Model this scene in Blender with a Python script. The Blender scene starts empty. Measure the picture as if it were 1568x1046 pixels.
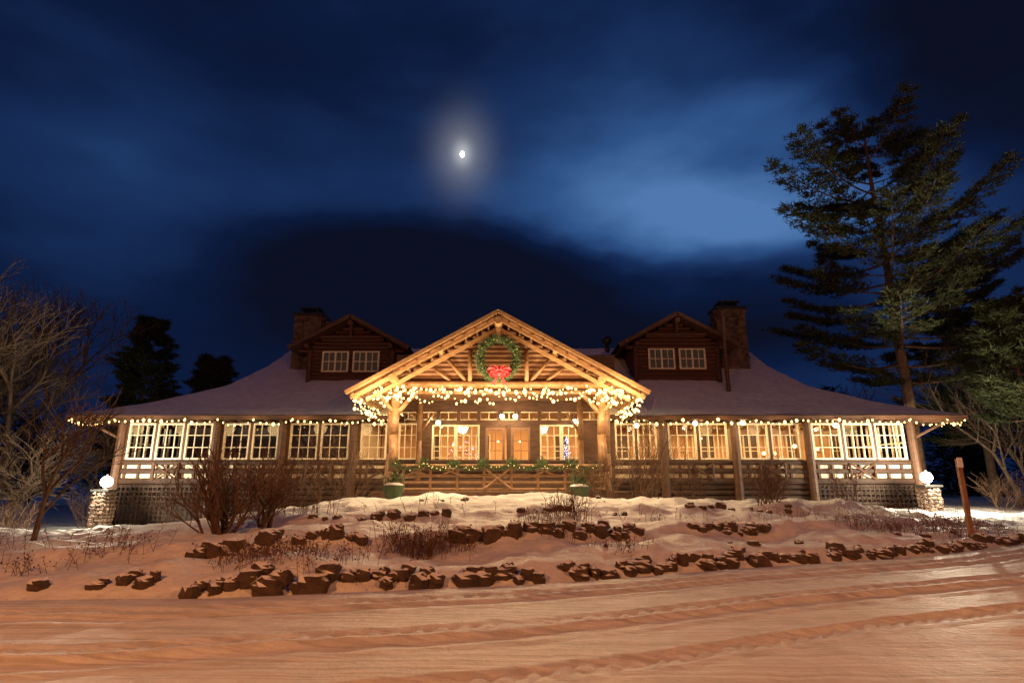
import bpy, math, random
import numpy as np
from mathutils import Vector, noise, Matrix
R = random.Random(7)
sc = bpy.context.scene
sc.view_settings.view_transform='Standard'; sc.view_settings.look='None'
sc.view_settings.exposure=0; sc.view_settings.gamma=1
COL=sc.collection

# ---------------------------------------------------------------- helpers
class M:
    def __init__(s): s.v=[]; s.f=[]
    def quad(s,pts):
        n=len(s.v); s.v+= [tuple(p) for p in pts]; s.f.append(tuple(range(n,n+len(pts))))
    def box(s,x0,x1,y0,y1,z0,z1):
        n=len(s.v)
        s.v+=[(x0,y0,z0),(x1,y0,z0),(x1,y1,z0),(x0,y1,z0),(x0,y0,z1),(x1,y0,z1),(x1,y1,z1),(x0,y1,z1)]
        for q in((0,3,2,1),(4,5,6,7),(0,1,5,4),(1,2,6,5),(2,3,7,6),(3,0,4,7)): s.f.append(tuple(n+i for i in q))
    def tube(s,p0,p1,r0,r1=None,n=6,caps=True):
        if r1 is None:r1=r0
        p0=Vector(p0);p1=Vector(p1);d=(p1-p0)
        if d.length<1e-6:return
        d.normalize(); a=d.cross(Vector((0,0,1)) if abs(d.z)<.9 else Vector((1,0,0))).normalized(); b=d.cross(a)
        k=len(s.v)
        for p,r in((p0,r0),(p1,r1)):
            for i in range(n):
                t=2*math.pi*i/n; s.v.append(tuple(p+a*(math.cos(t)*r)+b*(math.sin(t)*r)))
        for i in range(n): s.f.append((k+i,k+(i+1)%n,k+n+(i+1)%n,k+n+i))
        if caps: s.f.append(tuple(k+n-1-i for i in range(n))); s.f.append(tuple(k+n+i for i in range(n)))
    def path(s,pts,rs,n=6):
        for i in range(len(pts)-1): s.tube(pts[i],pts[i+1],rs[i],rs[i+1],n)
    def beam(s,p0,p1,w,h):
        p0=Vector(p0);p1=Vector(p1);d=(p1-p0).normalized()
        a=Vector((0,1,0)) if abs(d.y)<.9 else Vector((1,0,0))
        a=(a-d*a.dot(d)).normalized(); b=d.cross(a); k=len(s.v)
        for p in(p0,p1):
            for i,j in((-1,-1),(1,-1),(1,1),(-1,1)): s.v.append(tuple(p+a*(i*w/2)+b*(j*h/2)))
        for q in((0,1,2,3),(7,6,5,4),(0,4,5,1),(1,5,6,2),(2,6,7,3),(3,7,4,0)): s.f.append(tuple(k+i for i in q))
    def ball(s,c,r,seg=6,ring=4,sz=1):
        k=len(s.v); c=Vector(c)
        s.v.append((c.x,c.y,c.z+r*sz))
        for j in range(1,ring):
            ph=math.pi*j/ring
            for i in range(seg):
                t=2*math.pi*i/seg; s.v.append((c.x+r*math.sin(ph)*math.cos(t),c.y+r*math.sin(ph)*math.sin(t),c.z+r*sz*math.cos(ph)))
        s.v.append((c.x,c.y,c.z-r*sz)); e=len(s.v)-1
        for i in range(seg): s.f.append((k,k+1+i,k+1+(i+1)%seg)); s.f.append((e,e-seg+(i+1)%seg,e-seg+i))
        for j in range(ring-2):
            for i in range(seg):
                a=k+1+j*seg+i;b=k+1+j*seg+(i+1)%seg; s.f.append((a,a+seg,b+seg,b))
    def obj(s,name,mat,parent=None,smooth=False):
        me=bpy.data.meshes.new(name); me.from_pydata(s.v,[],s.f); me.materials.append(mat)
        if smooth: me.polygons.foreach_set('use_smooth',[True]*len(me.polygons))
        me.update(); o=bpy.data.objects.new(name,me); COL.objects.link(o)
        if parent: o.parent=parent
        return o
def empty(name,loc=(0,0,0)):
    o=bpy.data.objects.new(name,None); COL.objects.link(o); return o

def mat(name,c1,c2=None,rough=.7,scale=4,bump=.0,bscale=30,stretch=(1,1,1),emit=None,estr=0):
    m=bpy.data.materials.new(name); m.use_nodes=True; nt=m.node_tree; b=nt.nodes['Principled BSDF']
    b.inputs['Roughness'].default_value=rough
    b.inputs['Base Color'].default_value=(*c1,1)
    if c2 or bump:
        tc=nt.nodes.new('ShaderNodeTexCoord'); mp=nt.nodes.new('ShaderNodeMapping'); mp.inputs['Scale'].default_value=stretch
        nt.links.new(tc.outputs['Object'],mp.inputs[0])
    if c2:
        n=nt.nodes.new('ShaderNodeTexNoise'); n.inputs['Scale'].default_value=scale; n.inputs['Detail'].default_value=5; n.inputs['Roughness'].default_value=.65
        nt.links.new(mp.outputs[0],n.inputs['Vector'])
        r=nt.nodes.new('ShaderNodeValToRGB'); r.color_ramp.elements[0].position=.35; r.color_ramp.elements[1].position=.65
        r.color_ramp.elements[0].color=(*c1,1); r.color_ramp.elements[1].color=(*c2,1)
        nt.links.new(n.outputs['Fac'],r.inputs[0]); nt.links.new(r.outputs[0],b.inputs['Base Color'])
    if bump:
        n2=nt.nodes.new('ShaderNodeTexNoise'); n2.inputs['Scale'].default_value=bscale; n2.inputs['Detail'].default_value=4
        nt.links.new(mp.outputs[0],n2.inputs['Vector'])
        bp=nt.nodes.new('ShaderNodeBump'); bp.inputs['Strength'].default_value=bump; bp.inputs['Distance'].default_value=.03
        nt.links.new(n2.outputs['Fac'],bp.inputs['Height']); nt.links.new(bp.outputs[0],b.inputs['Normal'])
    if emit:
        b.inputs['Emission Color'].default_value=(*emit,1); b.inputs['Emission Strength'].default_value=estr
    return m

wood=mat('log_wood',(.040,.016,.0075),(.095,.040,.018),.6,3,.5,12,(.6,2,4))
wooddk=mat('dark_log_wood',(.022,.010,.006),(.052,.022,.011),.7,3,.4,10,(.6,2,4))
latt=mat('lattice_wood',(.016,.008,.005),(.035,.016,.009),.8,3)
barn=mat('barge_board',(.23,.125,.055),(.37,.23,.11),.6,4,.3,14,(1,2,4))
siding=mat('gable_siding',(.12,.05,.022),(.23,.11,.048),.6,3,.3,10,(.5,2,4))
red=mat('dormer_wood',(.050,.016,.009),(.10,.034,.018),.7,3,.3,10,(.6,2,4))
cream=mat('cream_paint',(.58,.50,.36),(.74,.66,.50),.6,6)
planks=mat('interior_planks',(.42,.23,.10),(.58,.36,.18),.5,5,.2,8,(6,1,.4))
plankd=mat('interior_planks_dimmed',(.05,.03,.018),(.10,.06,.035),.5,5,.2,8,(6,1,.4))  # plank colour darkened so the lounge looks unlit; dimness is in the colour
ceilm=mat('interior_ceiling',(.42,.28,.15),(.58,.4,.24),.6,4)
stone=mat('field_stone',(.06,.04,.03),(.19,.125,.085),.85,2.2,.9,6)
iron=mat('black_iron',(.02,.02,.02),None,.45)
glass=bpy.data.materials.new('window_glass'); glass.use_nodes=True
nt=glass.node_tree; nt.nodes.clear(); o_=nt.nodes.new('ShaderNodeOutputMaterial'); mx=nt.nodes.new('ShaderNodeMixShader'); tr=nt.nodes.new('ShaderNodeBsdfTransparent'); gl=nt.nodes.new('ShaderNodeBsdfGlossy'); gl.inputs['Roughness'].default_value=.03
mx.inputs[0].default_value=.07; nt.links.new(tr.outputs[0],mx.inputs[1]); nt.links.new(gl.outputs[0],mx.inputs[2]); nt.links.new(mx.outputs[0],o_.inputs[0])
def emis(name,c,s):
    m=bpy.data.materials.new(name); m.use_nodes=True; nt=m.node_tree; nt.nodes.clear()
    o=nt.nodes.new('ShaderNodeOutputMaterial'); e=nt.nodes.new('ShaderNodeEmission'); e.inputs[0].default_value=(*c,1); e.inputs[1].default_value=s
    nt.links.new(e.outputs[0],o.inputs[0]); m.cycles.emission_sampling='NONE'; return m
bulbm=emis('warm_bulb',(1,.58,.17),7.5)
bulbs=emis('small_warm_bulb',(1,.60,.17),3)
lampm=emis('lamp_globe_glow',(1,.78,.40),14)
intm=emis('interior_bulb',(1,.70,.32),5)

def light(name,kind,loc,power,color,parent=None,size=.1,rot=None):
    l=bpy.data.lights.new(name,kind); l.energy=power; l.color=color
    if kind=='AREA': l.shape='RECTANGLE'; l.size=size[0]; l.size_y=size[1]
    else: l.shadow_soft_size=size
    o=bpy.data.objects.new(name,l); o.location=loc; COL.objects.link(o)
    if rot: o.rotation_euler=rot
    if parent:o.parent=parent
    return o

def snowmat(name,tracks=False,gain=1):
    m=bpy.data.materials.new(name); m.use_nodes=True; nt=m.node_tree; b=nt.nodes['Principled BSDF']; b.inputs['Roughness'].default_value=.55
    L=nt.links; tc=nt.nodes.new('ShaderNodeTexCoord')
    n=nt.nodes.new('ShaderNodeTexNoise'); n.inputs['Scale'].default_value=3; n.inputs['Detail'].default_value=8; n.inputs['Roughness'].default_value=.65
    L.new(tc.outputs['Object'],n.inputs['Vector'])
    r=nt.nodes.new('ShaderNodeValToRGB'); r.color_ramp.elements[0].position=.3; r.color_ramp.elements[1].position=.6
    r.color_ramp.elements[0].color=(.66*gain,.66*gain,.68*gain,1); r.color_ramp.elements[1].color=(.83*gain,.84*gain,.86*gain,1)
    L.new(n.outputs['Fac'],r.inputs[0]); L.new(r.outputs[0],b.inputs['Base Color'])
    n2=nt.nodes.new('ShaderNodeTexNoise'); n2.inputs['Scale'].default_value=5 if not tracks else 13; n2.inputs['Detail'].default_value=8; n2.inputs['Roughness'].default_value=.6
    L.new(tc.outputs['Object'],n2.inputs['Vector'])
    bp=nt.nodes.new('ShaderNodeBump'); bp.inputs['Strength'].default_value=.7; bp.inputs['Distance'].default_value=.08 if not tracks else .035
    L.new(n2.outputs['Fac'],bp.inputs['Height'])
    last=bp
    if tracks:
        mp=nt.nodes.new('ShaderNodeMapping'); mp.inputs['Rotation'].default_value=(0,0,-math.atan(.3)); mp.inputs['Scale'].default_value=(.07,10,1)
        L.new(tc.outputs['Object'],mp.inputs[0])
        n3=nt.nodes.new('ShaderNodeTexNoise'); n3.inputs['Scale'].default_value=1.5; n3.inputs['Detail'].default_value=6; n3.inputs['Roughness'].default_value=.6
        L.new(mp.outputs[0],n3.inputs['Vector'])
        b2=nt.nodes.new('ShaderNodeBump'); b2.inputs['Strength'].default_value=.75; b2.inputs['Distance'].default_value=.03
        L.new(n3.outputs['Fac'],b2.inputs['Height']); L.new(bp.outputs[0],b2.inputs['Normal']); last=b2
        r2=nt.nodes.new('ShaderNodeValToRGB'); r2.color_ramp.elements[0].position=.40; r2.color_ramp.elements[1].position=.54
        r2.color_ramp.elements[0].color=(.58,.53,.48,1); r2.color_ramp.elements[1].color=(1,1,1,1)
        L.new(n3.outputs['Fac'],r2.inputs[0])
        mm=nt.nodes.new('ShaderNodeMixRGB'); mm.blend_type='MULTIPLY'; mm.inputs[0].default_value=.55
        L.new(r.outputs[0],mm.inputs[1]); L.new(r2.outputs[0],mm.inputs[2]); L.new(mm.outputs[0],b.inputs['Base Color'])
    L.new(last.outputs[0],b.inputs['Normal'])
    return m
snow=snowmat('snow'); roadm=snowmat('packed_road_snow',True,.90); roofsnow=snowmat('roof_snow')

# ---------------------------------------------------------------- terrain
ix=lambda x,a,b: float(np.interp(x,a,b))
def Ye(x): return ix(x,[-60,-20,-12,-6,-3.8,0,1.2,3.6,8,11.8,18,30,80],[5,6.3,7.2,7.9,8.0,8.9,9.3,10.4,12.0,14.2,18,26,60])
def ground(x,y):
    t=y-Ye(x)
    g=0.0
    if t>0:
        p=ix(t,[0,.12,.45,1.9,2.25,4.3,4.7,8.2,8.5,12,40],[0,.10,.24,.34,.56,.66,.84,.92,1.0,1.02,1.02])
        H=ix(x,[-30,-14,-11,-9,-7,-5,-3,3,6,10,12,14,17,30],[0,.02,.12,.34,.62,.86,1.0,1.0,.97,.95,.75,.5,.3,.2])
        g=p*H
    Gb=ix(x,[-40,-20,-14,-9,-5,5,12,17,30],[-.8,-.7,-.5,0,.5,.5,.4,.22,.1])
    k=min(1,max(0,(y-18.5)/3.0)); k=k*k*(3-2*k)
    g=g*(1-k)+Gb*k
    if t>.0:
        a=min(1,t/.8)
        g+=a*(.17*noise.noise((x*.45,y*.6,3.1))+.12*noise.noise((x*1.3,y*1.6,8.2))+.06*noise.noise((x*3.1,y*3.4,1.2))+.02*noise.noise((x*7,y*7,2.2)))
    return g
def axis(lo,hi,step,outer):
    a=list(np.arange(lo,hi,step)); s=step
    x=hi; up=[]
    while x<outer: up.append(x); s*=1.25; x+=s
    up.append(outer); s=step; x=lo-step; dn=[]
    while x>-outer: dn.append(x); s*=1.25; x-=s
    dn.append(-outer)
    return dn[::-1]+a+up
xs=axis(-19,20,.11,600); ys=axis(6.5,23,.09,600)
gv=[(x,y,ground(x,y)) for y in ys for x in xs]; nx=len(xs)
g=M(); g.v=gv; g.f=[(j*nx+i,j*nx+i+1,(j+1)*nx+i+1,(j+1)*nx+i) for j in range(len(ys)-1) for i in range(nx-1)]
g.obj('snowy_ground',snow,smooth=True)
r=M(); rx=list(np.arange(-40,-9,.5))+list(np.arange(-9,13,.065))+list(np.arange(13,40,.5)); rn=len(rx); ts=[-60,-30,-20,-12]+list(np.arange(-8,-.1,.055))
tr_=[(-.9,1),(-1.35,0),(-2.5,1),(-2.95,0),(-4.1,1)]
for t in ts:
    for x in rx:
        rut=0
        if t>-12:
            d=t+.25*noise.noise((x*.12,1,1))
            rut=.020*noise.noise((d*1.6,x*.03,5))+.012*noise.noise((x*1.1,t*1.3,4))+.012*noise.noise((x*3,t*3.3,7))
            for d0,tread in tr_:
                q=abs(d-d0)
                if q<.17: rut-=.024*(1-(q/.17)**4); rut+=(.018*(1 if math.sin(6.283*(x/.22)+(3 if d>d0 else 0))>0 else -.3)*(1-(q/.17)**2)) if tread else 0
                elif q<.27: rut+=.016
            rut*=min(1,(-.1-t)/.5)
        r.v.append((x,Ye(x)+t,.05+rut if t<-.2 else .006))
r.f=[(j*rn+i,j*rn+i+1,(j+1)*rn+i+1,(j+1)*rn+i) for j in range(len(ts)-1) for i in range(rn-1)]
r.obj('snowy_road',roadm,smooth=True)

# ---------------------------------------------------------------- rocks
rockm=bpy.data.materials.new('snow_capped_rock'); rockm.use_nodes=True; nt=rockm.node_tree; b=nt.nodes['Principled BSDF']; b.inputs['Roughness'].default_value=.9
ge=nt.nodes.new('ShaderNodeNewGeometry'); sx=nt.nodes.new('ShaderNodeSeparateXYZ'); nt.links.new(ge.outputs['Normal'],sx.inputs[0])
nn=nt.nodes.new('ShaderNodeTexNoise'); nn.inputs['Scale'].default_value=6; nn.inputs['Detail'].default_value=5
tc_=nt.nodes.new('ShaderNodeTexCoord'); nt.links.new(tc_.outputs['Object'],nn.inputs['Vector'])
ad=nt.nodes.new('ShaderNodeMath'); ad.operation='MULTIPLY_ADD'; nt.links.new(nn.outputs['Fac'],ad.inputs[0]); ad.inputs[1].default_value=.5; nt.links.new(sx.outputs[2],ad.inputs[2])
rp=nt.nodes.new('ShaderNodeValToRGB'); rp.color_ramp.elements[0].position=.84; rp.color_ramp.elements[1].position=.92
rp.color_ramp.elements[0].color=(0,0,0,1); nt.links.new(ad.outputs[0],rp.inputs[0])
rc=nt.nodes.new('ShaderNodeValToRGB'); rc.color_ramp.elements[0].color=(.025,.017,.012,1); rc.color_ramp.elements[1].color=(.14,.09,.06,1); nt.links.new(nn.outputs['Fac'],rc.inputs[0])
mm=nt.nodes.new('ShaderNodeMixRGB'); nt.links.new(rp.outputs[0],mm.inputs[0]); nt.links.new(rc.outputs[0],mm.inputs[1]); mm.inputs[2].default_value=(.78,.79,.82,1); nt.links.new(mm.outputs[0],b.inputs['Base Color'])
bpn=nt.nodes.new('ShaderNodeBump'); bpn.inputs['Strength'].default_value=.8; bpn.inputs['Distance'].default_value=.04; nt.links.new(nn.outputs['Fac'],bpn.inputs['Height']); nt.links.new(bpn.outputs[0],b.inputs['Normal'])
def rock(m,c,s):
    seed=R.random()*100; k=len(m.v); seg,ring=10,8
    ax=Vector((s*R.uniform(.8,1.35),s*R.uniform(.7,1.0),s*R.uniform(.65,.95))); rot=R.uniform(-.5,.5)
    def pt(d):
        n=1+.38*noise.noise(d*1.6+Vector((seed,0,0)))+.2*noise.noise(d*3.5+Vector((0,seed,0)))
        sq=max(abs(d.x),abs(d.y),abs(d.z))**-.45
        q=Vector((d.x*ax.x*n,d.y*ax.y*n,d.z*ax.z*n))*sq; q=Matrix.Rotation(rot,3,'Z')@q
        return (c[0]+q.x,c[1]+q.y,c[2]+q.z)
    m.v.append(pt(Vector((0,0,1))))
    for j in range(1,ring):
        ph=math.pi*j/ring
        for i in range(seg):
            t=2*math.pi*i/seg; m.v.append(pt(Vector((math.sin(ph)*math.cos(t),math.sin(ph)*math.sin(t),math.cos(ph)))))
    m.v.append(pt(Vector((0,0,-1)))); e=len(m.v)-1
    for i in range(seg): m.f.append((k,k+1+i,k+1+(i+1)%seg)); m.f.append((e,e-seg+(i+1)%seg,e-seg+i))
    for j in range(ring-2):
        for i in range(seg):
            a=k+1+j*seg+i;b_=k+1+j*seg+(i+1)%seg; m.f.append((a,a+seg,b_+seg,b_))
def row(name,segs,t,s0,s1,step,prob,lift=.2,stack=.25):
    m=M()
    for a,b_ in segs:
        x=a
        while x<b_:
            s=R.uniform(s0,s1)*R.choice((.7,1,1,1.2))
            if R.random()<prob:
                y=Ye(x)+t+R.uniform(-.12,.12)
                rock(m,(x,y,ground(x,y)+s*lift),s)
                if R.random()<stack: rock(m,(x+s*.6,y+s*.9,ground(x,y+s*.9)+s*.35),s*.75)
            x+=s*R.uniform(1.2,2.1)+step
    m.obj(name,rockm)
row('stone_edging',[(-4.2,-1.6)],.12,.12,.18,0,1,.3,.6)
row('stone_edging',[(-1.6,12.5)],.15,.09,.15,.0,.9,.2)
row('stone_edging',[(-6.3,-4.6)],.2,.08,.13,.15,.7)
row('stone_terrace',[(-5.2,-2.5),(-1.0,2.6),(3.8,5.6)],2.1,.10,.17,.0,.92,.25,.4)
row('stone_terrace',[(-4.2,-1),(.2,3.4),(4.6,7.8)],4.5,.08,.15,.12,.7,.1)
row('stone_terrace',[(-6,-1),(2,6),(8,10)],8.2,.08,.14,.5,.6,0)
row('stone_edging',[(.5,6),(8,12)],1.0,.06,.11,.4,.5)

# ---------------------------------------------------------------- lodge
lodge=empty('log_lodge')
L0,L1=-17.6,18.0; WY=26.0; CX=-.53
W=M();WD=M();C=M();G=M();LT=M()
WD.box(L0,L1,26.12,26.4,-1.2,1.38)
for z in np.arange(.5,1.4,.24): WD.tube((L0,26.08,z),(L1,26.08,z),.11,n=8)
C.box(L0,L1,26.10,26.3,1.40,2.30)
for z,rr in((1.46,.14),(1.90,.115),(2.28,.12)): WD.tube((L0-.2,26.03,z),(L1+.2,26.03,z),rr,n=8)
x=L0+.3
while x<L1:
    if not(-6.6<x<5.6): W.box(x-.05,x+.05,25.98,26.2,1.5,2.25)
    x+=.62
posts=[L0,-13.3,-10.3,-7.1,6.8,10.0,13.3,L1]
for px in posts:
    W.tube((px,25.88,-1),(px+R.uniform(-.03,.03),25.88,4.25),.20,.17,10)
for px in(-11.8,-8.6,8.4,11.6,5.9,-5.9,-15.4,15.6):
    W.tube((px-.5,25.9,1.55),(px+.5,25.9,2.2),.045); W.tube((px-.5,25.87,2.2),(px+.5,25.87,1.55),.045)
    W.tube((px-.55,25.9,1.5),(px-.55,25.9,2.25),.05);W.tube((px+.55,25.9,1.5),(px+.55,25.9,2.25),.05)
def window(x0,x1,z0,z1,y=26.0,n=3,rows=3,fr=.075,mu=.032):
    C.box(x0,x1,y,y+.1,z0,z0+fr); C.box(x0,x1,y,y+.1,z1-fr,z1)
    C.box(x0,x0+fr,y-.003,y+.103,z0,z1); C.box(x1-fr,x1,y-.003,y+.103,z0,z1)
    for i in range(1,n):
        xx=x0+(x1-x0)*i/n; C.box(xx-mu/2,xx+mu/2,y+.02,y+.07,z0+fr,z1-fr)
    for i in range(1,rows):
        zz=z0+(z1-z0)*i/rows; C.box(x0+fr,x1-fr,y+.024,y+.066,zz-mu/2,zz+mu/2)
    G.quad([(x0+fr,y+.05,z0+fr),(x1-fr,y+.05,z0+fr),(x1-fr,y+.05,z1-fr),(x0+fr,y+.05,z1-fr)])
def bay(a,b_,k):
    w=(b_-a)/k
    for i in range(k):
        window(a+i*w+.06,a+(i+1)*w-.06,2.40,4.02)
        W.box(a+i*w-.055,a+i*w+.055,26.0-.02,26.14,2.38,4.05)
bay(-17.4,-13.5,3);bay(-13.1,-10.5,2);bay(-10.1,-7.3,2);bay(-6.9,-5.6,1);bay(-5.2,-4.2,1)
bay(4.6,6.6,2);bay(7.0,9.8,2);bay(10.2,13.1,2);bay(13.5,17.8,3)
WD.box(L0,-4.9,26.0,26.2,4.04,4.35); WD.box(4.3,L1,26.0,26.2,4.04,4.35)
for sx_,xx in((-1,L0),(1,L1)):
    for z in np.arange(-.9,2.4,.24): WD.tube((xx,26,z),(xx,40,z),.12,n=6)
    WD.box(xx-.05,xx+.05,26.2,40,4.04,4.3)
    yy=26.4
    while yy<39: C.box(xx-.04,xx+.04,yy,yy+.07,2.36,4.04); yy+=.45
    C.box(xx-.035,xx+.035,26.3,40,3.15,3.2)
WD.box(L0,L1,39.9,40.1,-1,4.3)
def solid(x0,x1,z0,z1): W.box(x0,x1,26.03,26.2,z0,z1)
solid(-4.15,-3.62,1.3,4.15);solid(-1.46,-1.21,1.3,4.15);solid(-.24,-.05,1.3,3.85);solid(.83,1.26,1.3,4.15);solid(3.22,4.6,1.3,4.15)
solid(-1.21,.83,3.85,4.15);solid(-3.62,-1.46,1.3,2.0);solid(1.26,3.22,1.3,2.0);solid(-3.62,-1.46,3.95,4.15);solid(1.26,3.22,3.95,4.15)
W.box(-5.4,4.8,26.03,26.2,4.55,7.2)
for xx in np.arange(-5.2,4.8,.92):
    W.box(xx-.08,xx+.08,26.0,26.18,4.15,4.55)
    G.quad([(xx,26.1,4.15),(xx+.92,26.1,4.15),(xx+.92,26.1,4.55),(xx,26.1,4.55)])
    C.box(xx+.1,xx+.84,26.0,26.06,4.17,4.2); C.box(xx+.1,xx+.84,26.0,26.06,4.5,4.53); C.box(xx+.45,xx+.48,26.0,26.06,4.2,4.5)
for a in(-3.62,-2.54): window(a,a+1.07,2.0,3.95,n=3,rows=4)
for a in(1.26,2.24): window(a,a+.97,2.0,3.95,n=3,rows=4)
D=M()
for a in(-1.2,-.04):
    D.box(a,a+.12,26.0,26.08,1.5,3.84);D.box(a+.77,a+.87,26.0,26.08,1.5,3.84)
    D.box(a+.12,a+.77,26.0,26.08,1.5,2.35);D.box(a+.12,a+.77,26.0,26.08,3.7,3.84)
    D.box(a+.43,a+.46,26.02,26.06,2.35,3.7);D.box(a+.12,a+.77,26.02,26.055,2.78,2.81);D.box(a+.12,a+.77,26.02,26.055,3.22,3.25)
    D.tube((a+.78,25.9,2.3),(a+.78,25.9,2.6),.02)
D.obj('entrance_doors',mat('door_wood',(.10,.04,.018),(.17,.075,.035),.4,5),lodge)
# interior
I=M(); I.box(-7.0,L1-.1,31.0,31.2,1.3,4.8); I.obj('interior_wall',planks,lodge)
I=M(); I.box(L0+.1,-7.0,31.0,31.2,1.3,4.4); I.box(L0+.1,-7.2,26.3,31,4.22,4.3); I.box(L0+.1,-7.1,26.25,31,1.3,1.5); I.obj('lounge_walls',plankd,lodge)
I=M(); I.box(-7.1,L1-.1,26.25,31,1.3,1.5); I.obj('interior_floor',wood,lodge)
I=M(); I.box(-7.1,-5.4,26.2,31,4.22,4.3);I.box(4.8,L1-.1,26.2,31,4.22,4.3); I.box(-5.4,4.8,26.25,31,4.7,4.8)
for xx in np.arange(4.9,17.6,1.2): I.box(xx-.06,xx+.06,26.3,31,4.08,4.219)
I.obj('interior_ceiling',ceilm,lodge)
I=M(); I.box(-7.2,-7.05,26.3,31,1.5,4.2);
for xx in list(np.arange(5.5,17.2,1.15))+[-4.5,-3,-1.9,1.2,2.3]:
    I.box(xx-.05,xx+.75,30.85,30.98,2.2,2.27);I.box(xx-.05,xx+.75,30.85,30.98,3.83,3.9);I.box(xx-.05,xx+.02,30.84,30.98,2.27,3.83);I.box(xx+.68,xx+.75,30.84,30.98,2.27,3.83)
    I.box(xx+.33,xx+.37,30.86,30.98,2.27,3.83);I.box(xx,xx+.7,30.862,30.978,3.0,3.04)
I.obj('interior_windows',cream,lodge)
I=M()
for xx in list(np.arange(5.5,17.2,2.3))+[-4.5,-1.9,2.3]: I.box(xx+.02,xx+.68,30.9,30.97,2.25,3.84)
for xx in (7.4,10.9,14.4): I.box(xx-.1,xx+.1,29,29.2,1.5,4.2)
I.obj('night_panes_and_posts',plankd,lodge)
I=M()
for xx in list(np.arange(-16,-8,2.3))+list(np.arange(5.6,17,2.1)):
    yy=R.uniform(27.3,28.8)
    I.box(xx-.5,xx+.5,yy-.4,yy+.4,2.22,2.27); I.tube((xx,yy,1.5),(xx,yy,2.22),.05)
    for s in(-1,1):
        cx=xx+s*.75; I.box(cx-.2,cx+.2,yy-.2,yy+.2,1.93,1.97); I.box(cx+s*.18-.02,cx+s*.18+.02,yy-.2,yy+.2,1.97,2.55)
        for a in(-.17,.17):
            for c in(-.17,.17): I.tube((cx+a,yy+c,1.5),(cx+a,yy+c,1.93),.02,n=4)
I.box(-3.2,-1.6,29,29.6,1.5,2.5); I.box(1.4,3,29.2,29.8,1.5,2.5)
I.obj('dining_furniture',wood,lodge)
I=M(); I2=M()
for k_ in range(70):
    t=R.random(); I.ball((2.6+R.uniform(-1,1)*.5*(1-t),27.6+R.uniform(-.3,.3),2.0+1.5*t),.022,5,3)
    t=R.random(); I2.ball((-2.2+R.uniform(-1,1)*.9,27.5+R.uniform(-.3,.3),2.2+1.1*t),.022,5,3)
I.obj('blue_fairy_lights',emis('blue_bulb',(.45,.55,1),4),lodge); I2.obj('pink_fairy_lights',emis('pink_bulb',(1,.5,.7),3),lodge)
I=M()
for xx,yy,zz,rr in [(12.3,27.6,2.75,.09),(12.55,27.7,2.75,.09),(12.0,27.6,2.75,.09),(13.7,28,3.1,.10),(14.5,27.8,2.75,.10),(15,28.4,3.0,.08),(9.3,28.3,3.5,.05),
   (-2.9,28.5,3.2,.06),(2.7,29,3.1,.06),(-.7,29,3.4,.06),(.4,29,3.4,.06)]:
    I.ball((xx,yy,zz),rr,10,6)
I.obj('interior_lamps',intm,lodge,True)
warm=(1,.58,.23)
light('dining_light','AREA',(11.4,28.0,4.03),1000,warm,lodge,(12,3))
light('lobby_light','AREA',(-.3,28.0,4.6),620,warm,lodge,(8,3))
light('lounge_light','POINT',(-9,29.3,3.2),22,warm,lodge,.2)

E=M(); EH=M()
for xx,yy,zz,pw in[(5.5,25.3,3.85,60),(8.1,25.3,3.95,60),(10.2,25.3,3.97,60),(14.3,25.3,3.86,60),(-3.3,25.6,4.0,60),(-.45,25.7,4.3,45),(.15,25.7,4.3,45),(2.8,25.6,4.05,60)]:
    E.ball((xx,yy,zz),.11,12,8); EH.tube((xx,yy,zz+.09),(xx,yy+.02,zz+.25),.06,.04,8); EH.tube((xx,yy,zz+.25),(xx,26.0,zz+.27),.02,n=5)
    light('wall_lamp_light','POINT',(xx,yy-.2,zz-.05),pw,(1,.68,.32),lodge,.08)
E.obj('wall_lamp_bulbs',lampm,lodge,True); EH.obj('wall_lamp_hoods',iron,lodge)

# main roof
prof=[(25.0,4.30,19.5,19.9),(26.7,5.05,17.0,17.3),(28.5,6.12,14.5,15.0),(31,7.65,13.5,14.2),(33,9.1,13.1,13.9)]
RF=M()
def roofpt(Y):
    return (ix(Y,[p[0] for p in prof],[p[1] for p in prof]),ix(Y,[p[0] for p in prof],[p[2] for p in prof]),ix(Y,[p[0] for p in prof],[p[3] for p in prof]))
Ys=list(np.linspace(25,33,22))
def strip(fn,nx_):
    k=len(RF.v)
    for Y in Ys:
        for i in range(nx_+1): RF.v.append(fn(Y,i/nx_))
    for j in range(len(Ys)-1):
        for i in range(nx_): a=k+j*(nx_+1)+i; RF.f.append((a,a+1,a+nx_+2,a+nx_+1))
def wob(x,y): return .06*noise.noise((x*.5,y*.5,9))+.03*noise.noise((x*2,y*2,4))
def fl(Y,t):
    z,l,r_=roofpt(Y); x=-l+t*(l-4.9); return(x,Y,z+wob(x,Y)*(1 if Y>25 else .6))
def fr(Y,t):
    z,l,r_=roofpt(Y); x=3.9+t*(r_-3.9); return(x,Y,z+wob(x,Y)*(1 if Y>25 else .6))
strip(fl,60);strip(fr,60)
def cn(Y,t):
    z,l,r_=roofpt(Y); x=-4.9+8.8*t; return(x,max(Y,27.5),z+wob(x,Y)) if Y>=27.5 else (x,27.5,roofpt(27.5)[0]+wob(x,27.5))
strip(cn,12)
for s in(0,1):
    def sd(Y,t,s=s):
        z,l,r_=roofpt(Y); x=-l if s==0 else r_; yy=Y+t*(66-2*Y); return(x,yy,z+ (wob(x,Y)*(1-t) if t<1 else 0)*(1 if Y>25 else .6))
    strip(sd,20)
def bk(Y,t):
    z,l,r_=roofpt(Y); return(-l+t*(l+r_),66-Y,z)
strip(bk,20)
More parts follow.
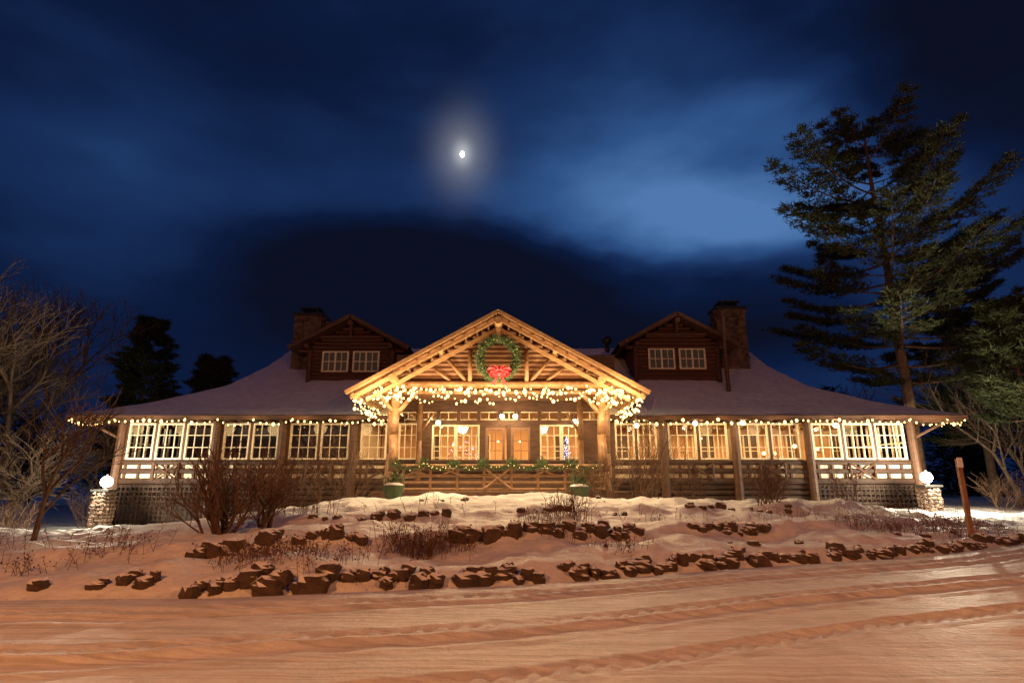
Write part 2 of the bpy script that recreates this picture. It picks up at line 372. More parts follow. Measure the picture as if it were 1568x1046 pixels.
RF.obj('snowy_roof',roofsnow,lodge,True)
ST=M()
for a,b_ in((-19.5,-4.9),(3.9,19.9)):
    ST.box(a,b_,24.97,25.03,4.08,4.27)
    ST.quad([(a,25.03,4.15),(b_,25.03,4.15),(b_,26.2,4.3),(a,26.2,4.3)])
    x=a+.3
    while x<b_: ST.box(x-.05,x+.05,25.035,26.0,4.04,4.145); x+=.6
for xx,s in((-19.5,1),(19.9,-1)):
    ST.box(min(xx,xx-.06*s),max(xx,xx-.06*s),24.97,41,4.08,4.27)
    ST.quad([(xx,25.03,4.15),(xx,41,4.15),(xx+s*2.1,41,4.3),(xx+s*2.1,25.03,4.3)])
ST.obj('eave_fascia',wood,lodge)
W.box(-19.4,-17.7,25.2,25.35,4.0,4.1); W.box(18.1,19.8,25.2,25.35,4.0,4.1)
W.tube((-17.6,25.9,3.3),(-18.9,25.3,4.08),.06); W.tube((18,25.9,3.3),(19.3,25.3,4.08),.06)

# gabled porch
def gz(x,z0=4.70,zt=7.80,h=5.55): return zt-(zt-z0)*abs(x-CX)/h
GR=M()
for s in(-1,1):
    xe=CX+s*5.55
    pts=[(xe,20.9,4.70),(CX,20.9,7.80),(CX,32.0,7.80),(xe,29.0,4.70)]
    GR.quad([(p[0],p[1],p[2]-.12) for p in pts])
GR.obj('porch_roof_deck',siding,lodge)
GS=M()
for s in(-1,1):
    xe=CX+s*5.6
    pts=[(xe,20.86,4.72),(CX,20.86,7.86),(CX,32.0,7.86),(xe,27.0,4.72)]
    GS.quad(pts); GS.quad([(xe,20.86,4.62),(xe,27,4.62),(xe,27,4.72),(xe,20.86,4.72)])
GS.obj('porch_roof_snow',roofsnow,lodge)
B=M()
for s in(-1,1):
    B.beam((CX+s*5.62,20.82,4.64),(CX+s*.02,20.82,7.76),.09,.14)
    B.beam((CX+s*5.45,20.95,4.46),(CX+s*.02,20.95,7.49),.08,.11)
    B.beam((CX+s*5.0,21.5,4.45),(CX+s*.02,21.5,7.25),.1,.14)
    B.tube((CX+s*5.35,20.9,4.55),(CX+s*5.35,26.6,4.55),.09,n=8)
    B.tube((CX+s*3.95,20.9,5.22),(CX+s*3.95,26.2,5.22),.15,n=8)
    B.tube((CX+s*2.2,20.85,6.3),(CX+s*2.2,22.0,6.3),.10,n=8)
B.tube((CX,20.8,7.42),(CX,22.1,7.42),.15,n=10)
B.tube((CX,21.35,7.4),(CX,21.35,6.75),.11,.09,8)
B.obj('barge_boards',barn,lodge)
RA=M()
for yy in np.arange(21.2,26,.42):
    for s in(-1,1): RA.tube((CX+s*5.4,yy,4.60),(CX+s*3.7,yy,5.55),.06,n=6)
for s in(-1,1):
    for k_ in range(12):
        xx=CX+s*(.4+k_*.44); RA.tube((xx,20.95,gz(xx)-.2),(xx,22.0,gz(xx)-.2),.045,n=6)
RA.obj('rafters',barn,lodge)
SD=M(); z=5.2
while z<7.35:
    h=(7.62-z)/(7.80-4.70)*5.55
    if h>.1: SD.tube((CX-h,22.05,z),(CX+h,22.05,z),.10,n=8)
    z+=.185
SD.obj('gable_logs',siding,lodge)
SDb=M(); SDb.quad([(CX-4.6,22.12,5.1),(CX+4.6,22.12,5.1),(CX,22.12,7.7)]); SDb.obj('gable_backing',wooddk,lodge)
T=M()
T.tube((CX-4.9,21.75,5.08),(CX+4.9,21.75,5.08),.15,.15,10)
T.tube((CX-4.5,21.95,4.82),(CX+4.5,21.95,4.82),.09,.09,8)
for s in(-1,1):
    T.tube((CX+s*1.1,21.75,5.1),(CX+s*1.1,21.75,6.5),.085,n=8)
    T.tube((CX+s*1.2,21.8,5.15),(CX+s*2.0,21.8,6.1),.07,n=8)
    T.tube((CX+s*2.55,21.8,5.75),(CX+s*1.75,21.82,5.15),.06,n=8)
    X=CX+s*3.98
    pts=[(X+s*.1,22,.6),(X+.03,22,1.8),(X-.03,22,3.2),(X+.02,22,4.2),(X,22,5.1)]
    T.path(pts,[.24,.19,.16,.16,.19],10)
    T.path([(X,21.98,3.9),(X-s*.45,21.95,4.45),(X-s*1.0,21.9,4.98)],[.1,.09,.08],7)
    T.path([(X,21.98,4.0),(X+s*.4,21.9,4.45),(X+s*.8,21.85,4.9)],[.09,.08,.07],7)
    T.path([(X,22.05,3.8),(X,22.8,4.5),(X,23.3,5.1)],[.1,.09,.08],7)
    T.path([(X+s*.32,22.5,.6),(X+s*.25,22.5,2.5),(X+s*.3,22.5,5.1)],[.15,.12,.12],8)
    X2=CX+s*3.55
    T.path([(X2,25.3,1.0),(X2,25.3,3.2),(X2,25.3,5.0)],[.14,.12,.13],8)
    T.path([(X2,25.3,3.5),(X2-s*.6,25.3,4.4)],[.07,.06],6)
T.obj('log_columns',mat('peeled_log',(.15,.075,.033),(.27,.15,.07),.5,5,.5,9),lodge,True)
PC=M(); PC.box(CX-4.4,CX+4.4,22.2,26.0,5.12,5.2)
for yy in np.arange(22.5,26,.6): PC.box(CX-4.3,CX+4.3,yy-.06,yy+.06,5.0,5.117)
PC.obj('porch_ceiling',siding,lodge)
PF=M(); PF.box(-5.2,4.3,21.6,26.0,.9,1.08); PF.box(-5.2,4.3,25.0,26.0,1.083,1.5)
for xx in np.arange(-5.1,4.3,.3): PF.box(xx,xx+.26,21.55,21.598,.1,1.0)
PF.obj('porch_floor',wood,lodge)
RL=M()
for zz in(1.18,1.42,1.66,2.02): RL.tube((CX-3.95,21.7,zz),(CX+3.95,21.7,zz),.055 if zz<2 else .075,n=7)
for xx in np.linspace(CX-3.5,CX+3.5,8):
    RL.tube((xx,21.7,1.05),(xx,21.7,2.05),.06,n=7)
RL.tube((CX-.5,21.62,1.2),(CX+.5,21.62,1.95),.05);RL.tube((CX+.5,21.6,1.2),(CX-.5,21.6,1.95),.05)
for xx in (CX-1.75,CX+1.75,CX-3,CX+3):
    RL.tube((xx-.4,21.66,1.68),(xx+.4,21.66,1.98),.04);RL.tube((xx+.4,21.65,1.68),(xx-.4,21.65,1.98),.04)
RL.obj('porch_railing',mat('rail_log',(.14,.07,.03),(.24,.13,.06),.6,5),lodge)

shingle=mat('dark_shingle',(.05,.03,.03),(.12,.08,.08),.8,6)
pane=mat('dark_pane_glow',(.03,.035,.05),None,.08,emit=(1,.5,.2),estr=.02)  # faint warm room glow put into the pane itself, no lamp behind
def dormer(cx,zup):
    y0=29.15; d=M(); hw=2.15; ze=8.15+zup; zt=9.8+zup
    d.box(cx-hw,cx+hw,y0,y0+.15,6.4,ze-.1)
    d.quad([(cx-hw,y0+.02,ze-.1),(cx+hw,y0+.02,ze-.1),(cx,y0+.02,zt-.25)])
    for z in np.arange(6.7,ze+1.6,.2):
        h=hw+.1 if z<ze-.15 else (zt-.2-z)/(zt-ze)*3.0
        if h>.1: d.tube((cx-h,y0,z),(cx+h,y0,z),.09,n=7)
    for s in(-1,1):
        d.box(cx+s*hw-.06,cx+s*hw+.06,y0,33,6.4,ze+.2)
        d.tube((cx+s*hw,y0-.1,6.4),(cx+s*hw,y0-.1,ze),.13,n=8)
        d.tube((cx+s*hw,28.4,ze+.05),(cx+s*hw,33,ze+.05),.12,n=8)
        d.quad([(cx+s*3.05,28.5,ze-.14),(cx,28.5,zt-.14),(cx,35,zt-.14),(cx+s*3.05,33,ze-.14)])
    d.tube((cx,28.45,zt-.35),(cx,29.3,zt-.35),.15,n=8); d.tube((cx,28.7,zt-.3),(cx,28.7,zt-1.0),.08,n=8)
    d.tube((cx-1.6,28.9,zt-1.0),(cx+1.6,28.9,zt-1.0),.09,n=8)
    d.obj('dormer_walls',red,lodge)
    e=M()
    for s in(-1,1): e.beam((cx+s*3.1,28.42,ze-.05),(cx,28.42,zt),.12,.2)
    e.obj('dormer_barge_boards',wood,lodge)
    q=M()
    for s in(-1,1): q.quad([(cx+s*3.1,28.38,ze+.04),(cx,28.38,zt+.1),(cx,35,zt+.1),(cx+s*3.1,34,ze+.04)])
    q.obj('dormer_roof',shingle,lodge)
    k=M()
    for a in(cx-1.45,cx+.15):
        x0,x1,z0,z1=a,a+1.3,6.95+zup,8.05+zup; y=y0-.16
        C.box(x0,x1,y,y+.05,z0,z0+.07);C.box(x0,x1,y,y+.05,z1-.07,z1)
        for i in range(5):
            xx=x0+(x1-x0)*i/4; w=.045 if i%2==0 else .02; C.box(xx-w,xx+w,y-.003,y+.053,z0,z1)
        C.box(x0,x1,y+.003,y+.047,(z0+z1)/2-.02,(z0+z1)/2+.02)
        k.box(x0+.05,x1-.05,y+.02,y+.06,z0+.05,z1-.05)
    k.obj('dormer_panes',pane,lodge)
dormer(-8.4,0);dormer(8.6,.15)
def chimney(x,z1,w=.75):
    m=M(); m.box(x-w,x+w,30.6,31.8,6.8,z1-.35)
    for i in range(60):
        zz=R.uniform(7.5,z1-.45); xx=R.uniform(x-w+.1,x+w-.1); rock(m,(xx,30.6,zz),R.uniform(.1,.17))
        rock(m,(x+(w if x<0 else -w),R.uniform(30.7,31.7),zz),R.uniform(.1,.17))
    m.obj('stone_chimney',stone,lodge)
    c=M(); c.box(x-w-.12,x+w+.12,30.5,31.9,z1-.348,z1-.2); c.box(x-w*.6,x-w*.5,30.8,30.9,z1-.2,z1+.1);c.box(x+w*.5,x+w*.6,30.8,30.9,z1-.2,z1+.1);c.box(x-w*.6,x-w*.5,31.5,31.6,z1-.2,z1+.1);c.box(x+w*.5,x+w*.6,31.5,31.6,z1-.2,z1+.1)
    c.box(x-w*.75,x+w*.75,30.7,31.7,z1+.1,z1+.17); c.obj('chimney_cap',iron,lodge)
chimney(-11.4,10.8);chimney(12.3,11.2)
V=M(); V.tube((10.75,28.0,5.5),(10.75,28.0,9.9),.11,n=8); V.obj('wooden_pole',wood,lodge)
V=M(); V.ball((5.6,32.6,9.5),.3,10,8); V.tube((5.6,32.6,8.6),(5.6,32.6,9.4),.12,n=8); V.obj('roof_vent',iron,lodge,True)
for a,b_,zb in((L0,-12.5,-.9),(13.5,L1,-.2)):
    for xx in np.arange(a,b_,.2): LT.box(xx,xx+.05,25.80,25.83,zb,1.3)
    for zz in np.arange(zb+.1,1.3,.2): LT.box(a,b_,25.77,25.797,zz,zz+.04)
LT.obj('lattice_skirting',latt,lodge)
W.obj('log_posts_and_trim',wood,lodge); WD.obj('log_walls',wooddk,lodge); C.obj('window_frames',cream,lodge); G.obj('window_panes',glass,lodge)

# ---------------------------------------------------------------- string lights
S=M(); wire=M()
def swag(p0,p1,drop,n,r0=.034,j=.02):
    p0=Vector(p0);p1=Vector(p1);pr=None
    for i in range(n+1):
        t=i/n; p=p0.lerp(p1,t); p.z-=drop*4*t*(1-t)
        if pr: wire.tube(pr,p,.008,n=3)
        pr=p.copy(); q=p+Vector((R.uniform(-j,j),R.uniform(-j,j),-.05+R.uniform(-j,j))); S.ball(q,r0*R.choice((.6,.8,1,1,1.5)),6,4,1.2)
for a,b_ in((-19.2,-5.4),(4.3,19.7)):
    x=a
    while x<b_-.3:
        w=min(R.uniform(1.3,1.9),b_-x); swag((x,24.93,4.10),(x+w,24.93,4.10),R.uniform(.05,.22),max(3,int(w/.24)),.043,.035); x+=w
for a in(-19.4,19.8):
    y=25
    while y<27: swag((a,y,4.1),(a,y+1,4.1),.12,5); y+=1
x=CX-4.6
while x<CX+4.55:
    w=R.uniform(.5,1.1); swag((x,21.5,4.85),(x+w,21.5,4.85),R.uniform(.2,.5),int(w/.11),.042,.09)
    swag((x+.2,21.45,4.92),(x+w+.25,21.45,4.9),R.uniform(.05,.2),6,.042,.09); x+=w
for s in(-1,1):
    y=21.0
    while y<26.2: swag((CX+s*5.3,y,4.42),(CX+s*5.3,y+.7,4.42),.3,6,.038,.07); swag((CX+s*4.6,y,4.75),(CX+s*4.6,y+.7,4.75),.3,4,.038,.08); y+=.7
    swag((CX+s*4.5,21.4,4.9),(CX+s*5.35,21.2,4.45),.1,6,.038,.07)
    for i in range(26):
        S.ball((CX+s*3.98+R.gauss(0,.28),21.7+R.gauss(0,.08),4.75+R.gauss(0,.22)),.042,6,4)
sl=empty('string_lights'); S.obj('bulbs',bulbm,sl,True)
wire.obj('wire',iron,sl)
for xx in np.linspace(-18,-7,6): light('eave_string_glow','POINT',(xx,24.6,3.9),28,(1,.66,.28),sl,.3)
for xx in np.linspace(7,18.5,6): light('eave_string_glow','POINT',(xx,24.6,3.9),22,(1,.62,.25),sl,.3)
for xx in np.linspace(CX-4.4,CX+4.4,5): light('porch_string_glow','POINT',(xx,20.45,4.3),480,(1,.67,.34),sl,.3)

# ---------------------------------------------------------------- garland / wreath
green=mat('evergreen_sprig',(.03,.06,.02),(.07,.12,.04),.7,20)
def needles(m,c,r,n,l=.1,w=.012):
    for _ in range(n):
        d=Vector((R.gauss(0,1),R.gauss(0,1),R.gauss(0,1))).normalized(); p=Vector(c)+Vector((R.gauss(0,r),R.gauss(0,r),R.gauss(0,r)))
        s=d.cross(Vector((R.random(),R.random(),R.random()))).normalized()*w
        m.quad([p-s,p+s,p+d*l])
wr=empty('christmas_wreath'); m=M(); lb=M(); WC=Vector((CX,21.35,6.05))
for i in range(150):
    t=2*math.pi*i/150; c=WC+Vector((math.cos(t)*.70,0,math.sin(t)*.76)); needles(m,c,.075,40,.14,.013)
    if i%9==0: lb.ball(c+Vector((R.uniform(-.1,.1),-.14,R.uniform(-.1,.1))),.012,5,3)
m.obj('boughs',green,wr); lb.obj('wreath_lights',bulbs,wr)
redm=mat('red_ribbon',(.45,.02,.03),(.55,.05,.06),.5,8)
def bow(c,s,par):
    m=M(); c=Vector(c)
    for a,l in((.35,1),(.95,.8),(1.57,.6),(2.2,.8),(2.8,1),(-.2,.8),(3.35,.8)):
        d=Vector((math.cos(a),0,math.sin(a)*.75)).normalized()*l; n_=Vector((-d.z,0,d.x))
        for q in(-1,1):
            m.quad([c,c+d*s*.45+n_*s*.30+Vector((0,q*.12*s-.1*s,0)),c+d*s*.9+n_*s*.22+Vector((0,q*.1*s-.1*s,0)),c+d*s,c+d*s*.9-n_*s*.22+Vector((0,q*.1*s-.1*s,0)),c+d*s*.45-n_*s*.3+Vector((0,q*.12*s-.1*s,0))])
    for sg in(-1,1):
        m.quad([c+Vector((0,-.03,0)),c+Vector((sg*.35*s,-.05,-1.0*s)),c+Vector((sg*.5*s,-.05,-.85*s)),c+Vector((sg*.65*s,-.05,-.95*s)),c+Vector((sg*.12*s,-.02,0))])
    m.ball(c+Vector((0,-.1*s,0)),s*.2,8,6)
    return m.obj('bow',redm,par)
bow(WC+Vector((.05,-.24,-.64)),.48,wr)
gar=empty('garland'); m=M(); lb=M()
n=7
for k_ in range(n):
    a=CX-3.8+k_*7.6/n; w=7.6/n
    for i in range(26):
        t=i/26; c=(a+w*t,21.55,2.12-.2*4*t*(1-t)); needles(m,c,.045,16,.11,.012)
        if R.random()<.22: lb.ball((c[0]+R.uniform(-.05,.05),21.44,c[2]+R.uniform(-.07,.07)),.018,5,3)
    needles(m,(a,21.5,2.12),.10,170,.14,.014)
m.obj('garland_boughs',green,gar); lb.obj('garland_lights',bulbs,gar)
pm=mat('green_planter',(.03,.06,.022),(.05,.085,.03),.5,8)
for X,Y in((-3.95,19.6),(2.28,19.9)):
    e=empty('green_planter'); m=M(); z0=ground(X,Y)-.05
    m.tube((X,Y,z0),(X,Y,z0+.5),.24,.34,16); m.tube((X,Y,z0+.46),(X,Y,z0+.56),.38,.38,16); m.obj('pot',pm,e)
    m=M(); m.ball((X,Y,z0+.56),.33,12,6,.3); m.obj('snow_cap',snow,e,True)
    m=M(); needles(m,(X,Y,z0+.72),.15,300,.2,.014); m.obj('boughs',green,e)

# ---------------------------------------------------------------- pillar lamps
globe=emis('pillar_globe',(1,.90,.70),30)
def pillar(X,Y,zb,zl,pw):
    e=empty('stone_pillar_lamp'); m=M(); h=zl-.28
    m.box(X-.27,X+.27,Y-.27,Y+.27,zb-.4,h-.08)
    z=zb
    while z<h-.12:
        for s in(-1,1):
            for q in(-.17,0.02,.18):
                rock(m,(X+q,Y+s*.27,z),.1); rock(m,(X+s*.27,Y+q,z),.1)
        z+=.15
    m.obj('stone_pillar',stone,e)
    m=M(); m.box(X-.36,X+.36,Y-.36,Y+.36,h-.078,h)
    m.tube((X,Y,h),(X,Y,h+.10),.09,.06,10); m.tube((X,Y,h+.50),(X,Y,h+.60),.09,.02,10)
    m.obj('lantern_base',iron,e)
    m=M(); m.ball((X,Y,zl+.02),.22,20,14); m.obj('globe',globe,e,True)
    light('lamp_light','POINT',(X,Y-.6,zl+.35),pw,(1,.85,.60),e,.15)
pillar(-16.6,24,-.5,1.42,1300); pillar(17.0,24,.2,1.60,1900)

e=empty('marker_post'); X,Y=10.75,14.0; z0=ground(X,Y); m=M()
m.box(X-.05,X+.05,Y-.04,Y+.04,z0-.3,2.0); m.obj('post',mat('brown_wood_post',(.22,.10,.05),(.32,.16,.09),.6,6),e)
m=M(); m.box(X-.06,X+.06,Y-.06,Y-.042,1.80,2.03); m.obj('plate',mat('white_plate',(.75,.75,.75),(.8,.8,.8),.5,8),e)

# ---------------------------------------------------------------- trees
bark=mat('grey_bark',(.055,.035,.025),(.12,.08,.05),.9,6,.5,20)
birch=mat('birch_bark',(.10,.07,.05),(.24,.18,.13),.8,3,.4,12,(1,1,4))
twig=mat('twig_bark',(.08,.045,.028),(.15,.085,.05),.9,6)
needm=mat('pine_needles',(.022,.034,.011),(.06,.080,.026),.7,1.2)
farm=mat('distant_foliage',(.012,.016,.009),(.025,.03,.014),.8,1.2)
pbark=mat('pine_bark',(.12,.08,.05),(.24,.16,.10),.9,5,.6,14)
def bare(name,base,h,seed,spread=.55,depth=6,r0=None,stems=1,mt=None,kids=3,zst=.3,nseg=5,lean=0):
    r_=random.Random(seed); m=M()
    def br(p,d,l,r,dep):
        q=p.copy(); dd=d.copy(); segs=3 if dep>1 else 2
        for i in range(segs):
            dd=(dd+Vector((r_.gauss(0,.13),r_.gauss(0,.13),r_.gauss(0,.1)+.04))).normalized()
            n_=q+dd*(l/segs); m.tube(q,n_,max(r*(1-.35*i/segs),.004),max(r*(1-.35*(i+1)/segs),.003),nseg if dep>2 else 3,False); q=n_
            if dep>0 and i<segs-1 and r_.random()<.75:
                a=Vector((r_.gauss(0,1),r_.gauss(0,1),r_.gauss(0,.5))).normalized()
                br(q,(dd*.6+a*spread*1.2+Vector((0,0,.12))).normalized(),l*r_.uniform(.5,.75),r*.5,dep-1)
        if dep>0:
            for k_ in range(kids if dep>1 else 2):
                a=Vector((r_.gauss(0,1),r_.gauss(0,1),r_.gauss(0,.4))).normalized()
                br(q,(dd+a*spread*1.3+Vector((0,0,.1))).normalized(),l*r_.uniform(.6,.85),r*.62,dep-1)
    for s in range(stems):
        d=Vector((r_.gauss(0,.08 if stems==1 else .35)+lean,r_.gauss(0,.08 if stems==1 else .35),1)).normalized()
        br(Vector(base)+Vector((r_.gauss(0,.1)*(stems>1),r_.gauss(0,.1)*(stems>1),-.2)),d,h*zst*r_.uniform(.85,1.1),(r0 or h*.018),depth)
    return m.obj(name,mt or bark,None)
def pine(name,base,h,seed,wid,z0,dens=1.0,lens=None,prof=None,gap=1.0):
    r_=random.Random(seed); e=empty(name); t=M(); f=M(); bx,by,bz=base
    pts=[];rs=[]
    for i in range(13):
        a=i/12; pts.append(Vector((bx+.25*noise.noise((a*3,seed,0)),by,bz+h*a))); rs.append(h*.0135*(1-a)**.8+.03)
    t.path(pts,rs,9)
    def tr(z):
        a=min(.999,max(0,(z-bz)/h))*12; i=int(a); return pts[i].lerp(pts[i+1],a-i)
    z=bz+z0
    while z<bz+h-.3:
        a=(z-bz-z0)/(h-z0); L=wid*(prof(a) if prof else (1-a)**.6*(.55+.45*min(1,a*5)))
        k_=r_.randint(3,5); ph=r_.uniform(0,6.28)
        for i in range(k_):
            l=max(.7,L*r_.uniform(.5,1.1)); th=ph+i*6.28/k_+r_.uniform(-.5,.5)
            if lens and r_.random()<.18: l*=1.25
            d=Vector((math.cos(th),math.sin(th),0)); up=r_.uniform(-.10,.14)+a*.28
            p=tr(z+r_.uniform(-.2,.2)); q=p; n_=max(4,int(l/.48)); rr=.02+l*.011
            for s in range(n_):
                u=(s+1)/n_; nq=p+d*(l*u)+Vector((0,0,l*(up*u+.14*u*u-.08*math.sin(u*3.1))))
                t.tube(q,nq,rr*(1-.8*(u-1/n_)),rr*(1-.8*u),4,False)
                if u>.3:
                    for sd_ in(-1,1,r_.choice((-1,1))):
                        sl_=l*.22*(1.25-u)*r_.uniform(.6,1.5)+.25; side=Vector((-d.y,d.x,0))*sd_
                        c=(d*.7+side*r_.uniform(.4,1)+Vector((0,0,r_.uniform(0,.25)))).normalized()
                        tp=nq+c*sl_; t.tube(nq,tp,.014,.006,3,False)
                        for w_ in(.35,.7,1.0):
                            cc=nq.lerp(tp,w_)
                            for _ in range(int(14*dens)):
                                v=(c*.7+Vector((r_.gauss(0,.7),r_.gauss(0,.7),r_.gauss(.32,.45)))).normalized()*r_.uniform(.18,.4)
                                o=cc+Vector((r_.gauss(0,.15),r_.gauss(0,.15),r_.gauss(0,.06)))
                                s_=v.cross(Vector((r_.random()-.5,r_.random()-.5,r_.random()-.5))).normalized()*.037
                                f.quad([o-s_,o+s_,o+v])
                q=nq
        z+=r_.uniform(.45,.95)*(h/22)*1.05*gap
    t.obj('trunk_and_limbs',pbark,e); f.obj('needles',needm,e)
pr=lambda a: ix(a,[0,.12,.3,.5,.65,.8,1],[.6,1.1,.9,1.0,.74,.58,.3])
pine('pine_tree',(22.4,32,0),23.8,11,6.8,7.0,1.25,True,pr)
pine('pine_tree',(29.5,36,0),17.0,5,4.6,4,1.1)
pine('pine_tree',(36.5,36,0),14,21,4.6,3,1)
pine('pine_tree',(24.4,27,0),10.0,9,3.2,4.5,.8)
pine('pine_tree',(-29.5,45,-.5),14.8,31,3.6,3,1.3,None,None,.75)
pine('pine_tree',(-24,45,-.5),11.6,32,3.2,3,1.3,None,None,.75)
bare('bare_tree',(-25.5,29,-.6),13.0,3,.5,6)
bare('bare_tree',(-30,33,-.6),15,4,.5)
bare('bare_tree',(-23.5,33,-.6),9,14,.55,5)
bare('bare_tree',(-22,26,-.6),6,19,.6,5)
bare('bare_tree',(25.5,44,0),11.0,6,.5,5)
bare('bare_tree',(41,44,0),16,8,.5,6)
bare('bare_tree',(29,30,0),8,18,.55,5)
bare('birch_tree',(25.6,29.5,0),9,72,.4,5,.11,1,birch,2,.36)
bare('birch_tree',(27.5,31,0),10,75,.4,5,.12,1,birch,2,.36)
bare('bare_tree',(-10.9,13.5,0),4.2,15,.5,4,.07)
me=M(); rr_=random.Random(44)
for i in range(120):
    X=rr_.uniform(-90,90); Y=rr_.uniform(48,66); h=rr_.uniform(5,9.5)
    if abs(X)<20: continue
    me.tube((X,Y,-.5),(X,Y,h),.2,.03,5)
    for k_ in range(330):
        u=rr_.random(); z=h*(.02+.98*u); rad=h*.30*(1-u)**.7+.3; th=rr_.uniform(0,6.28); q=rad*rr_.random()**.5
        p=Vector((X+math.cos(th)*q,Y+math.sin(th)*q,z)); v=Vector((math.cos(th),math.sin(th),rr_.uniform(-.3,.5)))*rr_.uniform(.4,1.1); s_=Vector((-math.sin(th),math.cos(th),.3))*.2
        me.quad([p-s_,p+s_,p+v])
me.obj('distant_trees',farm)

def shrub(name,X,Y,h,seed,stems=9,depth=3,mt=twig,r0=.02):
    return bare(name,(X,Y,ground(X,Y)),h,seed,.42,depth,r0,stems,mt,2,.42,4)
shrub('bare_shrub',-5.6,11.5,1.8,50,12,3,twig,.04)
shrub('bare_shrub',-5.0,11.9,1.4,51,8,3,twig,.035)
for i,(X,Y,h) in enumerate([(-6.5,20,2.8),(-7.6,20.5,2.7),(-5.6,20.2,2.5),(-9,21,2.3),(-8.3,20.2,2.0),(3.5,20.5,2.6),(4.3,20.3,3.2),(5,20.6,2.8),(3.0,20.8,2.0),(7.0,16.5,1.5),(7.3,16.8,1.2),(6.3,21,2),(9.5,21.5,1.8),(12,21,1.6),(-12.5,22,2.4),(-11,21.5,2.0),
   (-21,25,2),(-22.5,24,1.8),(-24,26,2.2),(-20,28,2.2),(-19,23,1.6),(21.5,26,1.6),(24,28,1.8),(27,30,2)]):
    shrub('bare_shrub',X,Y,h,60+i,8,3,twig,.018)
stalk=mat('dry_stalk',(.08,.04,.025),(.17,.09,.055),.9,9)
def dead(X,Y,rad,h,n,seed):
    r_=random.Random(seed); m=M()
    for i in range(n):
        x=X+r_.gauss(0,rad); y=Y+r_.gauss(0,rad*.5); z=ground(x,y)-.03; hh=h*r_.uniform(.5,1.15)
        d=Vector((r_.gauss(0,.3),r_.gauss(0,.3),1)).normalized(); p=Vector((x,y,z)); q=p+d*hh
        m.tube(p,q,.005,.003,3,False)
        for k_ in range(r_.randint(2,5)):
            a=p.lerp(q,r_.uniform(.35,1)); b_=a+Vector((r_.gauss(0,.07),r_.gauss(0,.07),r_.uniform(.0,.09))); m.tube(a,b_,.003,.002,3,False)
            if r_.random()<.5: m.ball(b_,r_.uniform(.007,.016),5,3)
    m.obj('dead_perennials',stalk)
for i,a in enumerate([(-1.65,10.3,.30,.5,150),(-1.1,10.5,.25,.35,60),(-3.2,9.0,.6,.28,110),(-4.0,9.3,.4,.3,70),(-6.6,10.0,.35,.4,40),(-7.6,9.2,.4,.3,30),(1.15,12.3,.22,.6,90),(.6,11.2,.25,.35,50),(1.9,10.6,.3,.22,30),
    (9.2,14.2,.7,.35,100),(10.5,14.8,.8,.35,100),(8.2,13.8,.5,.3,50),(12.2,16,.8,.4,90),(6.3,14.2,.5,.3,25),(-1.8,13.6,.8,.3,22),(3.4,13.5,.9,.25,25),(-9.5,11,.5,.5,40),(-4.6,13,.5,.5,50),(11.5,18,1.2,.6,70)]):
    dead(*a,100+i)

# ---------------------------------------------------------------- street lamps behind the photographer
def street_lamp(X,Y,h,pw,col):
    e=empty('street_lamp'); m=M(); m.tube((X,Y,-.1),(X,Y,h),.1,.06,10); m.path([(X,Y,h),(X,Y+.8,h+.3),(X,Y+1.6,h+.3)],[.05,.045,.04],8); m.box(X-.16,X+.16,Y+1.3,Y+2,h+.2,h+.42); m.obj('pole',iron,e)
    m=M(); m.ball((X,Y+1.65,h+.17),.12,10,6,.5); m.obj('lens',emis('sodium_lens',col,20),e)
    light('sodium_light','POINT',(X,Y+1.65,h-.1),pw,col,e,.15)
street_lamp(-7.5,-2,7.2,2700,(1,.345,.078))
street_lamp(9.5,-2,7.2,2900,(1,.345,.078))

# ---------------------------------------------------------------- moon + sky
maz,mel=-.0974,.556
md=Vector((math.sin(maz)*math.cos(mel),math.cos(maz)*math.cos(mel),math.sin(mel)))
m=M(); m.ball(md*900,3.4,32,20,1.4); m.obj('moon',emis('moon_glow',(1,.91,.72),8),None,True)
s=bpy.data.lights.new('moonlight','SUN'); s.energy=.03; s.angle=math.radians(.5); s.color=(.75,.85,1)
so=bpy.data.objects.new('moonlight',s); COL.objects.link(so); so.rotation_euler=(-md).to_track_quat('-Z','Y').to_euler()
w=bpy.data.worlds.new('World'); sc.world=w; w.use_nodes=True; nt=w.node_tree; N=nt.nodes; Lk=nt.links; bg=N['Background']
def math_(op,a,b=None,c=None,clamp=False):
    n=N.new('ShaderNodeMath'); n.operation=op; n.use_clamp=clamp
    for i,v in enumerate((a,b,c)):
        if v is None: continue
        if isinstance(v,(int,float)): n.inputs[i].default_value=v
        else: Lk.new(v,n.inputs[i])
    return n.outputs[0]
tc=N.new('ShaderNodeTexCoord'); sp=N.new('ShaderNodeSeparateXYZ'); Lk.new(tc.outputs['Generated'],sp.inputs[0])
az=math_('ARCTAN2',sp.outputs[0],sp.outputs[1]); el=math_('ARCSINE',sp.outputs[2])
cb=N.new('ShaderNodeCombineXYZ'); Lk.new(math_('MULTIPLY',az,1.3),cb.inputs[0]); Lk.new(math_('MULTIPLY',el,3.2),cb.inputs[1])
def nz(scale,det,off):
    n=N.new('ShaderNodeTexNoise'); n.inputs['Scale'].default_value=scale; n.inputs['Detail'].default_value=det; n.inputs['Roughness'].default_value=.5
    mp=N.new('ShaderNodeMapping'); mp.inputs['Location'].default_value=(off,off*1.7,0); Lk.new(cb.outputs[0],mp.inputs[0]); Lk.new(mp.outputs[0],n.inputs['Vector']); return n.outputs['Fac']
wa=math_('MULTIPLY_ADD',nz(1.6,3,2),.35,-.175); we=math_('MULTIPLY_ADD',nz(1.8,4,7),.20,-.10)
azw=math_('ADD',az,wa); elw=math_('ADD',el,we)
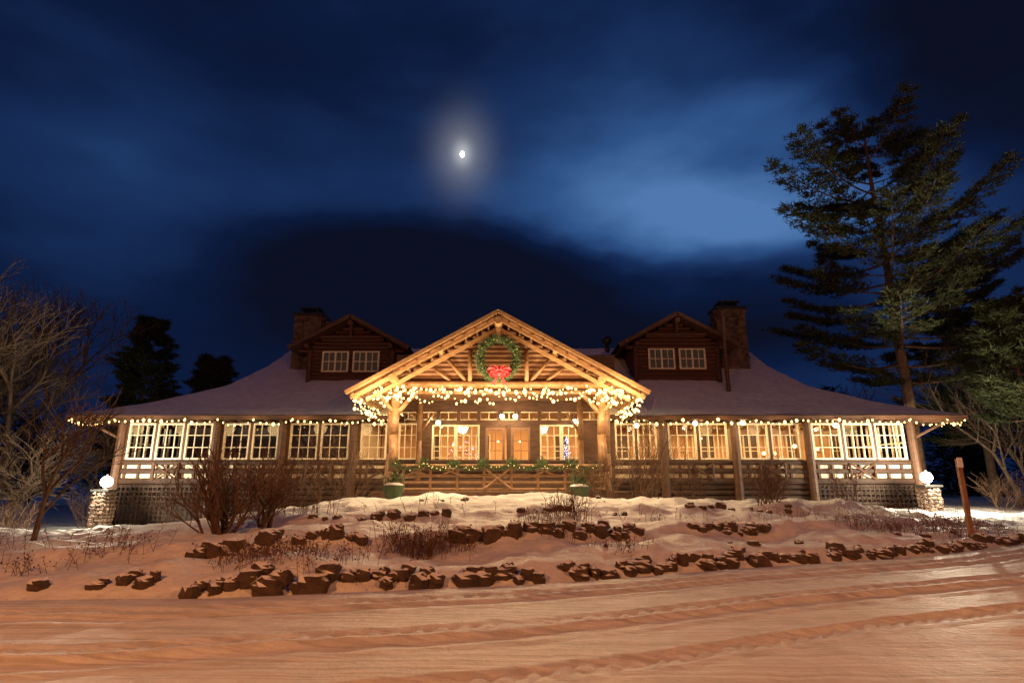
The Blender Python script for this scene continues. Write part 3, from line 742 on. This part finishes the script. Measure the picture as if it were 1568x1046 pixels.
def g_(a0,e0,sa,se,amp,sharp=False,raw=False,tilt=0):
    A=az if raw else azw; E_=el if raw else elw
    da=math_('SUBTRACT',A,a0); de=math_('SUBTRACT',E_,e0)
    if tilt: de=math_('MULTIPLY_ADD',da,-tilt,de)
    x2=math_('POWER',math_('ABSOLUTE',math_('DIVIDE',da,sa)),2.0); y2=math_('POWER',math_('ABSOLUTE',math_('DIVIDE',de,se)),2.0)
    q=math_('ADD',x2,y2)
    if sharp: q=math_('MULTIPLY',q,q)
    return math_('MULTIPLY',math_('EXPONENT',math_('MULTIPLY',q,-1.0)),amp)
terms=[g_(.44,.41,.26,.115,.88),g_(.22,.56,.26,.17,.38),g_(-.12,.48,.30,.13,.16),g_(-.66,.40,.25,.14,.26),
       g_(.05,.32,.60,.115,-.42,True,tilt=-.06),g_(.80,.54,.22,.22,-.28,True),g_(-.45,.24,.5,.10,-.12),g_(.66,.27,.2,.12,.18),g_(-.6,.75,.5,.12,-.08)]
b_=0.23
acc=None
for t in terms: acc=math_('ADD',t,b_ if acc is None else acc)
acc=math_('ADD',acc,math_('MULTIPLY_ADD',nz(2.2,5,11),.36,-.18))
acc=math_('MAXIMUM',acc,0.0)
cr=N.new('ShaderNodeValToRGB'); els=cr.color_ramp.elements
els[0].position=0; els[0].color=(.0034,.0052,.016,1); els[1].position=1; els[1].color=(.080,.190,.43,1)
for p,c in((.22,(.0036,.0105,.044,1)),(.45,(.010,.031,.110,1)),(.7,(.028,.085,.24,1))):
    e_=els.new(p); e_.color=c
Lk.new(acc,cr.inputs[0])
halo=math_('ADD',g_(maz,mel,.050,.055,.17,False,True),g_(maz,mel,.016,.018,.35,False,True))
hc=N.new('ShaderNodeMixRGB'); hc.blend_type='ADD'; hc.inputs[0].default_value=1; Lk.new(cr.outputs[0],hc.inputs[1])
hm=N.new('ShaderNodeMixRGB'); hm.blend_type='MIX'; Lk.new(halo,hm.inputs[0]); hm.inputs[1].default_value=(0,0,0,1); hm.inputs[2].default_value=(.85,.85,.8,1); Lk.new(hm.outputs[0],hc.inputs[2])
Lk.new(hc.outputs[0],bg.inputs[0]); bg.inputs[1].default_value=1.0

# ---------------------------------------------------------------- camera
cam=bpy.data.cameras.new('camera'); cam.lens=20; cam.sensor_width=36; cam.clip_end=3000; cam.clip_start=.05
co=bpy.data.objects.new('camera',cam); COL.objects.link(co); co.location=(0,0,1.5); co.rotation_euler=(math.radians(90+13.7),0,0); sc.camera=co
